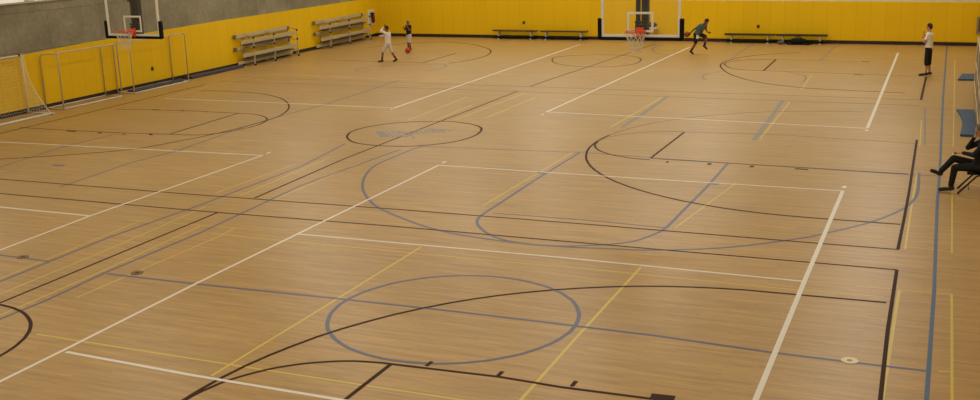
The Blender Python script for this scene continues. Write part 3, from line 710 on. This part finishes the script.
b = MB(); b.ell((0, 0, .15), (.42, .16, .15), 18); b.box(-.5, .55, -.12, .12, 0, .1, bev=.04); b.build('bag_body', M_black, bg, True)
h = MB(); h.tube([(-.15, 0, .27), (-.1, 0, .35), (.1, 0, .35), (.15, 0, .27)], .014, 6); h.build('handle', M_black, bg, True)
bg = thing('shoe_bag', 'small dark grey bag on the floor left of the duffel bag', 'bag', (-.42-.2, FWy(-.6)-.72, 0), 0)
b = MB(); b.ell((0, 0, .09), (.16, .11, .09), 14); b.build('bag_body', mat('grey_fabric', (92, 88, 84), .8), bg, True)
MB().tube([(-.05, 0, .16), (0, 0, .22), (.05, 0, .16)], .01, 6).build('drawstring', M_black, bg, True)
# white table with a grey bag, seen through the right backboard
tb = thing('small_table', 'small white table against the far wall behind the right backboard', 'table', (-6.75, FWy(-6.6)-.40, 0), 0)
MB().box(-.42, .42, -.25, .25, .60, .655, bev=.006).build('tabletop', M_white, tb)
for sx in (-.28, .34):
    for sy in (-.2, .2): MB().tube([(sx, sy, 0), (sx, sy, .60)], .018, 6).build('leg', mat('red_brown_leg', (128, 78, 36), .6), tb)
gb = thing('sports_bag', 'dark grey rounded bag on the small white table', 'bag', (-6.60, FWy(-6.6)-.40, .656), 0)
b = MB(); b.ell((0, 0, .115), (.25, .15, .115), 18); b.build('bag_body', mat('charcoal_cloth', (76, 70, 62), .8), gb, True)
MB().tube([(-.1, -.0, .215), (0, 0, .27), (.1, 0, .215)], .012, 6).build('handle', M_black, gb, True)

# ---------------------------------------------------------------- cage cart and blue mats at the right edge
M_wire = mat('galvanised_wire', (150, 136, 110), .5, .3)
ct = thing('wire_cage_cart', 'tall grey wire cage cart standing by the right wall', 'cart', (7.12, 15.7, 0), 0)
f = MB(); Wc, Lc, Hc = .85, 9.2, 1.55
def cart_frame(mb, r):
    for x in (0, Wc):
        for y in (0, Lc/3, Lc*2/3, Lc): mb.tube([(x, y, .12), (x, y, Hc)], r, 6)
        for z in (.14, Hc*.5, Hc): mb.tube([(x, 0, z), (x, Lc, z)], r, 6)
    for y in (0, Lc):
        for z in (.14, Hc): mb.tube([(0, y, z), (Wc, y, z)], r, 6)
cart_frame(f, .022); f.build('cart_frame', M_gpipe, ct)
f = MB()
for k in range(1, 70): y = Lc*k/70; f.tube([(0, y, .14), (0, y, Hc)], .006, 4)
for k in range(1, 12): z = .14+(Hc-.14)*k/12; f.tube([(0, 0, z), (0, Lc, z)], .006, 4); f.tube([(0, 0, z), (Wc, 0, z)], .006, 4)
for k in range(1, 8): x = Wc*k/8; f.tube([(x, 0, .14), (x, 0, Hc)], .006, 4)
f.build('wire_mesh', M_wire, ct)
MB().box(.02, Wc-.02, .03, Lc-.03, .12, .16).build('cart_deck', M_under, ct)
MB().box(.06, Wc-.06, .06, Lc-.06, .16, 1.35, bev=.05).build('grey_cover', mat('beige_grey_cover', (142, 128, 100), .8), ct)
for x in (.08, Wc-.08):
    for y in (.15, Lc-.15):
        w_ = MB().tube([(x-.02, y, .06), (x+.02, y, .06)], .06, 14); w_.build('caster', M_black, ct)
M_bm = mat('blue_vinyl', (34, 78, 112), .5)
bm_ = thing('blue_mat', 'blue mat lying flat on the floor by the cage cart, farther of the two', 'mat', (6.62, 25.95, 0), 0)
v = [(0, 0), (.62, .05), (.62, 1.5), (.13, 1.45)]
MB().add([(x, y, 0) for x, y in v]+[(x, y, .05) for x, y in v], [(3,2,1,0),(4,5,6,7),(0,1,5,4),(1,2,6,5),(2,3,7,6),(3,0,4,7)]).build('mat_panel', M_bm, bm_, bevel=.01)
bm_ = thing('blue_mat', 'blue mat with curved edge by the cage cart, nearer of the two', 'mat', (6.66, 15.75, 0), 0)
n = 10; vs = []
Lm = 3.9
for i in range(n+1):
    s = i/n; xl = .03+.05*math.sin(PI*s) - .09*max(0, (s-.55)/.45)**1.5
    vs += [(xl, Lm*s, 0), (.40, Lm*s, 0), (xl, Lm*s, .06), (.40, Lm*s, .06)]
fs = []
for i in range(n):
    a = i*4; b_ = a+4; fs += [(a, b_, b_+2, a+2), (a+1, a+3, b_+3, b_+1), (a+2, b_+2, b_+3, a+3), (a, a+1, b_+1, b_)]
fs += [(0, 2, 3, 1), (n*4, n*4+1, n*4+3, n*4+2)]
MB().add(vs, fs).build('mat_panel', M_bm, bm_)
# ---------------------------------------------------------------- people
def remeshed(mb, name, m, parent, vox=.007, sm=4):
    me = bpy.data.meshes.new('tmp'); me.from_pydata([tuple(v) for v in mb.v], [], mb.f)
    bm = bmesh.new(); bm.from_mesh(me); bmesh.ops.recalc_face_normals(bm, faces=bm.faces[:]); bm.to_mesh(me); bm.free()
    o = bpy.data.objects.new('tmp', me); COL.objects.link(o)
    r = o.modifiers.new('r', 'REMESH'); r.mode = 'VOXEL'; r.voxel_size = vox; r.use_smooth_shade = True
    s = o.modifiers.new('s', 'SMOOTH'); s.iterations = sm; s.factor = .5
    dg = bpy.context.evaluated_depsgraph_get(); dg.update()
    out = bpy.data.meshes.new_from_object(o.evaluated_get(dg))
    bpy.data.objects.remove(o); bpy.data.meshes.remove(me)
    out.materials.clear(); out.materials.append(m); out.name = name
    for p in out.polygons: p.use_smooth = True
    ob = bpy.data.objects.new(name, out); COL.objects.link(ob); ob.parent = parent
    return ob
def lerp(a, b, t): return Vector(a)*(1-t)+Vector(b)*t
def hand(mb, wr, d, pn, s, side, curl=.5):
    # wr wrist, d finger direction, pn palm normal (towards the palm), side = direction of the thumb
    d = Vector(d).normalized(); pn = Vector(pn); pn = (pn-d*pn.dot(d)).normalized(); sd = Vector(side); sd = (sd-d*sd.dot(d)-pn*sd.dot(pn)).normalized()
    w = Vector(wr)
    for k in range(4):
        a = w+sd*(.028-.018*k)*s*.6; b = w+d*.085*s+sd*(.03-.02*k)*s
        mb.capsule(a, b, .013*s, .012*s, 8)
        L_ = (.072, .08, .074, .058)[k]*s; p = b
        for j, f in enumerate((.45, .32, .26)):
            an = curl*(.35+.75*j); q = p+(d*math.cos(an)+pn*math.sin(an))*L_*f
            mb.capsule(p, q, (.0092-.0009*j)*s, (.0085-.0009*j)*s, 8); p = q
    a = w+d*.02*s+sd*.022*s; q = a+(d*.6+sd*.8+pn*.25).normalized()*.045*s; mb.capsule(a, q, .014*s, .011*s, 8)
    mb.capsule(q, q+(d*.9+sd*.35+pn*.35).normalized()*.04*s, .0105*s, .009*s, 8)
def person(name, label, loc, rz, J, s, skin, hair, shirt, shorts, sock, shoe, sleeve=.55, leg_cut=1., long_trousers=False, hair_kind='short', vox=.008, legtop=None, curl=.5, sock_h=.35):
    t = thing(name, label, 'person', loc, rz)
    V = {k: Vector(v) for k, v in J.items()}
    body = MB()
    # trunk
    pel = (V['hipL']+V['hipR'])/2; shm = (V['shL']+V['shR'])/2; up = (shm-pel).normalized()
    def trunk(mb, g, low=True):
        for a, b in (('hipL', 'shL'), ('hipR', 'shR')):
            sh = lerp(V[b], shm, .28)-up*.03*s
            mid = lerp(V[a], sh, .45)*.86+lerp(pel, shm, .45)*.14
            mb.capsule(lerp(V[a], pel, .15)+up*.03*s, mid, .098*s+g, .088*s+g); mb.capsule(mid, sh, .088*s+g, .088*s+g)
        mb.capsule(pel+up*.06*s, lerp(pel, shm, .86), .098*s+g, .10*s+g)
        for a in ('shL', 'shR'): mb.capsule(lerp(V[a], shm, .5), V[a], .06*s+g, .056*s+g)
    trunk(body, 0)
    body.capsule(shm+up*.0, V['head']-(V['head']-shm).normalized()*.06*s, .056*s, .05*s)
    # head with face
    fw = V.get('face', Vector((1, 0, 0))).normalized(); hu = (V['head']-lerp(shm, V['neck'], .5)).normalized(); sd = hu.cross(fw).normalized(); fw = sd.cross(hu).normalized()
    H = V['head']; R3 = Matrix((fw, sd, hu)).transposed()
    body.ell(H+hu*.02*s, (.095*s, .076*s, .105*s), 18, R3)
    body.capsule(H-hu*.055*s+fw*.03*s, H-hu*.085*s+fw*.048*s, .052*s, .036*s)
    body.capsule(H+hu*.01*s+fw*.088*s, H-hu*.028*s+fw*.106*s, .009*s, .014*s, 8)
    for q in (-1, 1): body.ell(H+sd*q*.078*s-hu*.005*s-fw*.005*s, (.018*s, .01*s, .03*s), 10, R3)
    body.capsule(H-hu*.052*s+fw*.082*s-sd*.02*s, H-hu*.052*s+fw*.082*s+sd*.02*s, .009*s, .009*s, 8)
    for q in 'LR':
        body.capsule(V['sh'+q], V['el'+q], .05*s, .038*s); body.capsule(V['el'+q], V['wr'+q], .039*s, .026*s)
        k = V['kn'+q]; h = V['hip'+q]; a = V['an'+q]; to = V['to'+q]
        body.capsule(h, k, .082*s, .053*s); body.capsule(k, lerp(k, a, .35), .052*s, .054*s); body.capsule(lerp(k, a, .35), a, .054*s, .034*s)
        body.capsule(a, to, .036*s, .03*s)
        fd = V['wr'+q]-V['el'+q]; fd = V.get('hd'+q, fd)
        pn = V.get('pn'+q, Vector((0, -1 if q == 'L' else 1, 0))); th = V.get('th'+q, Vector((1, 0, .2)))
        hand(body, V['wr'+q], fd, pn, s, th, curl)
    remeshed(body, 'body', skin, t, min(vox, .0065) if vox < .0075 else vox, 2)
    # eyes
    e = MB()
    for q in (-1, 1): e.ell(H+fw*.083*s+sd*q*.031*s+hu*.012*s, (.009*s, .014*s, .009*s), 8, R3)
    e.build('eyes', M_black, t, True)
    if hair:
        hm = MB(); hm.ell(H+hu*.038*s-fw*.018*s, (.098*s, .086*s, .098*s), 18, R3); hm.ell(H-fw*.045*s-hu*.0*s, (.062*s, .078*s, .085*s), 14, R3)
        if hair_kind == 'cap': hm.box(.03*s, .16*s, -.06*s, .06*s, .05*s, .062*s, Matrix.Translation(H) @ R3.to_4x4())
        remeshed(hm, 'cap' if hair_kind == 'cap' else 'hair', hair, t, .008, 2)
    g = .013*s
    sm = MB(); trunk(sm, g)
    if not long_trousers: sm.capsule(pel+up*.02*s, pel+up*.1*s, .125*s, .12*s)
    for q in 'LR': 
        c = lerp(V['sh'+q], V['el'+q], min(sleeve, 1)); sm.capsule(V['sh'+q], c, .06*s+g*.5, .053*s)
        if sleeve > 1: sm.capsule(V['el'+q], lerp(V['el'+q], V['wr'+q], .92), .05*s, .036*s)
    remeshed(sm, ('jacket' if long_trousers else 'long_sleeved_shirt') if sleeve > 1 else 'shirt', shirt, t, .01, 4)
    st = MB(); st.capsule(V['hipL'], V['hipR'], .112*s, .112*s); st.capsule(pel, pel+up*.08*s, .12*s, .112*s)
    for q in 'LR':
        k = V['kn'+q]; h = V['hip'+q]; a = V['an'+q]
        if long_trousers:
            st.capsule(h, k, .098*s, .07*s); st.capsule(k, lerp(k, a, .9), .07*s, .055*s)
        else:
            cut = lerp(h, k, min(leg_cut, 1)); st.capsule(h, cut, .102*s, .088*s)
            if leg_cut > 1: st.capsule(k, lerp(k, a, leg_cut-1), .088*s, .08*s)
    remeshed(st, 'trousers' if long_trousers else 'shorts', shorts, t, .01, 4)
    for q in 'LR':
        a = V['an'+q]; to = V['to'+q]; k = V['kn'+q]
        if sock and not long_trousers:
            so = MB(); so.capsule(a, lerp(a, k, sock_h), .041*s, .053*s); remeshed(so, 'sock', sock, t, .01, 2)
        f = (to-a); f2 = f.normalized(); dn = (a-k).normalized(); dn = (dn-f2*dn.dot(f2)*.7).normalized()
        h0 = a+dn*.022*s-f2*.03*s; sh = MB(); sh.capsule(h0, to+f2*.02*s, .047*s, .038*s); sh.capsule(a, h0+f2*.03*s, .044*s, .05*s)
        remeshed(sh, 'shoe', shoe, t, .008, 2)
    return t
SK = mat('skin_light', (186, 134, 100), .6); SKd = mat('skin_tan', (128, 82, 58), .6)
HB = mat('hair_dark_brown', (44, 28, 18), .8); HG = mat('hair_grey', (104, 94, 84), .8)
C_w = mat('white_cotton', (236, 232, 220), .85); C_b = mat('black_cotton', (12, 11, 15), .85); C_g = mat('pale_grey_jersey', (222, 214, 200), .85)
C_t = mat('teal_grey_jersey', (84, 112, 116), .8); C_navy = mat('navy_shorts', (24, 28, 38), .8); C_ws = mat('white_shorts', (204, 196, 184), .85)
S_b = mat('black_shoe', (26, 20, 20), .6); S_d = mat('maroon_sock', (70, 26, 26), .8); S_w = mat('white_sock', (200, 192, 176), .8); S_m = mat('dark_sock', (36, 26, 28), .8)

def stand(s, hip=.9, lift=None):
    return dict(hipL=(0, .09*s, .92*s), hipR=(0, -.09*s, .92*s), knL=(.02*s, .10*s, .5*s), knR=(.02*s, -.10*s, .5*s), anL=(0, .11*s, .085*s), anR=(0, -.11*s, .085*s),
                toL=(.16*s, .13*s, .04*s), toR=(.16*s, -.13*s, .04*s), shL=(0, .19*s, 1.42*s), shR=(0, -.19*s, 1.42*s), neck=(0, 0, 1.5*s), head=(.01*s, 0, 1.64*s))
def sc_(d, s): return {k: tuple(c*s for c in v) for k, v in d.items()}
# 1 onlooker
J = dict(hipL=(0, .09, .93), hipR=(0, -.09, .93), knL=(.02, .1, .5), knR=(.0, -.1, .5), anL=(.02, .12, .085), anR=(-.05, -.11, .085), toL=(.19, .17, .04), toR=(.12, -.15, .04),
         shL=(0, .185, 1.44), shR=(0, -.185, 1.44), neck=(0, 0, 1.52), head=(.035, 0, 1.66), face=(1, .0, -.05),
         elL=(.10, .24, 1.17), wrL=(.25, .05, 1.27), elR=(.13, -.22, 1.2), wrR=(.2, -.02, 1.40), hdR=(.05, .1, .5), hdL=(0.1, -1, .1), pnR=(-1, 0, 0), pnL=(-1, 0, 0), thR=(0, .6, .3), thL=(0, 0, 1))
person('person', 'person in white T-shirt and long black shorts standing with hand raised to chin', P1[:3], P1[3], J, 1.0, SK, HB, C_w, C_b, None, S_b, .62, 1.22)
# 2 player in white with arms raised
J = dict(hipL=(0, .09, .88), hipR=(0, -.09, .88), knL=(.23, .10, .5), knR=(-.14, -.11, .47), anL=(.30, .11, .09), anR=(-.34, -.12, .12), toL=(.46, .13, .04), toR=(-.2, -.15, .04),
         shL=(-.02, .185, 1.37), shR=(-.02, -.185, 1.37), neck=(-.01, 0, 1.46), head=(.03, 0, 1.60), face=(1, 0, .15),
         elL=(.22, .25, 1.50), wrL=(.12, .12, 1.68), elR=(.27, -.2, 1.24), wrR=(.50, -.16, 1.22), hdL=(-.3, -.1, .6), hdR=(1, 0, 0), pnL=(-1, 0, 0), pnR=(0, 0, -1), thL=(0, -1, 0), thR=(0, 1, 0))
person('person', 'person in pale long-sleeved top and white shorts striding with one arm raised', P2[:3], P2[3], sc_(J, P2[4]), P2[4], SKd, HB, C_g, C_ws, S_d, S_b, 1.5, .9)
# 3 child in black shirt with ball
J = dict(hipL=(0, .09, .9), hipR=(0, -.09, .9), knL=(.04, .10, .49), knR=(.02, -.10, .49), anL=(0, .11, .085), anR=(-.02, -.12, .085), toL=(.16, .13, .04), toR=(.14, -.15, .04),
         shL=(0, .185, 1.40), shR=(0, -.185, 1.40), neck=(0, 0, 1.48), head=(.02, 0, 1.62), face=(1, 0, 0),
         elL=(.12, .27, 1.16), wrL=(.22, .20, 1.38), elR=(.06, -.3, 1.14), wrR=(.2, -.22, 1.30), hdL=(.1, -.1, .5), hdR=(.1, .3, .5), pnL=(0, -1, 0), pnR=(0, 1, 0), thL=(1, 0, 0), thR=(1, 0, 0))
person('person', 'person in black shirt and white shorts standing behind an orange ball near the far wall', P3[:3], P3[3], sc_(J, P3[4]), P3[4], SKd, mat('hair_blond_grey', (168, 140, 96), .8), C_b, C_ws, S_d, S_b, .6, .95)
# 4 runner
J = dict(hipL=(.12, .09, .86), hipR=(.10, -.09, .86), knL=(.52, .10, .74), knR=(.10, -.10, .47), anL=(.42, .11, .36), anR=(-.14, -.11, .11), toL=(.53, .12, .26), toR=(-.02, -.12, .03),
         shL=(.42, .17, 1.26), shR=(.40, -.18, 1.26), neck=(.47, 0, 1.33), head=(.60, 0, 1.42), face=(1, 0, -.2),
         elL=(.30, .33, 1.02), wrL=(.52, .24, .92), elR=(.12, -.30, 1.05), wrR=(-.05, -.26, .92), hdL=(1, 0, .1), hdR=(-.6, .2, -.5), pnL=(0, -1, 0), pnR=(-.3, .8, -.3), thL=(0, 0, 1), thR=(0, 0, 1))
r4 = person('person', 'person in grey-teal shirt and dark shorts running with a ball past the right backboard', P4[:3], P4[3], sc_(J, P4[4]), P4[4], SKd, HB, C_t, C_navy, S_m, S_b, .5, .85)
MB().box(.0, .1, -.215, -.19, .72, .86, Matrix.Rotation(.3, 4, 'Y')).build('shorts_patch', C_w, r4)
# 5 seated
J = dict(hipL=(0, .10, .53), hipR=(0, -.10, .53), knL=(.42, .09, .50), knR=(.45, -.03, .66), anL=(.47, .09, .09), anR=(.69, .02, .37), toL=(.64, .10, .045), toR=(.82, .06, .40),
         shL=(-.10, .19, 1.02), shR=(-.08, -.19, 1.02), neck=(-.08, 0, 1.12), head=(.00, .0, 1.25), face=(1, .0, -.25),
         elL=(.10, .25, .80), wrL=(.30, .06, .80), elR=(.20, -.20, .86), wrR=(.10, -.10, 1.10), hdL=(1, -.2, -.1), hdR=(-.25, .2, .6), pnL=(0, 0, -1), pnR=(-1, 0, 0), thL=(0, -1, 0), thR=(0, 1, 0))
person('person', 'person in black jacket and trousers sitting cross-legged with head on hand at right edge', P5[:3], P5[3], J, 1.0, SK, HG, C_b, C_b, None, S_b, 1.5, 1, True, vox=.0065)
ph = thing('phone', 'small brown phone held by the seated person in black', 'phone', Vector(P5[:3])+Vector((-.42, -.03, .775)), 0)
MB().box(-.035, .035, -.06, .06, 0, .012, bev=.003).build('phone_body', mat('brown_phone', (110, 66, 46), .5), ph)
MB().box(-.03, .03, -.054, .054, .012, .0135).build('phone_screen', M_black, ph)
# chair (faces -X in world: local +X forward then rotated like the sitter)
ch = thing('folding_chair', 'dark folding chair with splayed legs under the seated person', 'chair', P5[:3], P5[3])
MB().box(-.26, .19, -.22, .22, .395, .425, bev=.012).build('seat', M_black, ch)
MB().box(-.33, -.30, -.21, .21, .62, .86, Matrix.Rotation(-.08, 4, 'Y'), bev=.01).build('backrest', M_black, ch)
for q in (-.235, .235):
    MB().tube([(.34, q, .0), (.02, q, .37), (-.06, q, .40)], .019, 8).build('leg', mat('chair_leg_brown', (48, 34, 28), .45), ch, True)
    MB().tube([(-.42, q, .0), (-.14, q, .38), (-.06, q, .41)], .019, 8).build('leg', MATS['chair_leg_brown'], ch, True)
    MB().tube([(-.14, q, .40), (-.40, q, .86)], .0125, 8).build('back_post', MATS['chair_leg_brown'], ch, True)
sb = MB(); sb.tube([(.14, -.235, .10), (.14, .235, .10)], .009, 6); sb.tube([(-.36, -.235, .1), (-.36, .235, .1)], .009, 6); sb.build('stretcher', MATS['chair_leg_brown'], ch, True)

# ---------------------------------------------------------------- balls
def ball(loc, rgb, label, r=.12):
    t = thing('basketball', label, 'ball', loc, .4)
    MB().ell((0, 0, 0), (r, r, r), 24).build('ball_cover', mat('ball_%d' % rgb[0], rgb, .6), t, True)
    s = MB(); R = r+.001
    s.tube([(R*math.cos(2*PI*k/28), R*math.sin(2*PI*k/28), 0) for k in range(28)], .003, 4, closed=True)
    s.tube([(R*math.cos(2*PI*k/28), 0, R*math.sin(2*PI*k/28)) for k in range(28)], .003, 4, closed=True)
    for q in (-1, 1):
        s.tube([(q*(R*.55+.28*R*abs(math.sin(2*PI*k/28))**2*0), R*.835*math.cos(2*PI*k/28), R*.835*math.sin(2*PI*k/28)) for k in range(28)], .003, 4, closed=True)
    s.build('ball_seam', M_black, t)
ball(BALL1, (196, 62, 34), 'red-orange ball on the floor in front of the person in black shirt')
ball(BALL2, (142, 70, 36), 'brown basketball held back by the running person')

# ---------------------------------------------------------------- camera
cam = bpy.data.cameras.new('camera'); co = bpy.data.objects.new('camera', cam); COL.objects.link(co)
cam.sensor_fit = 'HORIZONTAL'; cam.sensor_width = 36; cam.lens = 1083.2443*36/980
cam.clip_end = 200
R = Matrix(((0.92170493, -0.07021115, 0.3814845), (0.38694044, 0.23526371, -0.89158739), (-0.02715008, 0.96939227, 0.24401126)))
co.matrix_world = Matrix.Translation((6.3034, -13.3151, 5.3884)) @ R.to_4x4()
sc.camera = co
sc.view_settings.view_transform = 'Standard'; sc.view_settings.look = 'None'; sc.view_settings.gamma = 1; sc.view_settings.use_curve_mapping = False
sc.view_settings.exposure = EXPO
sc.cycles.use_denoising = True
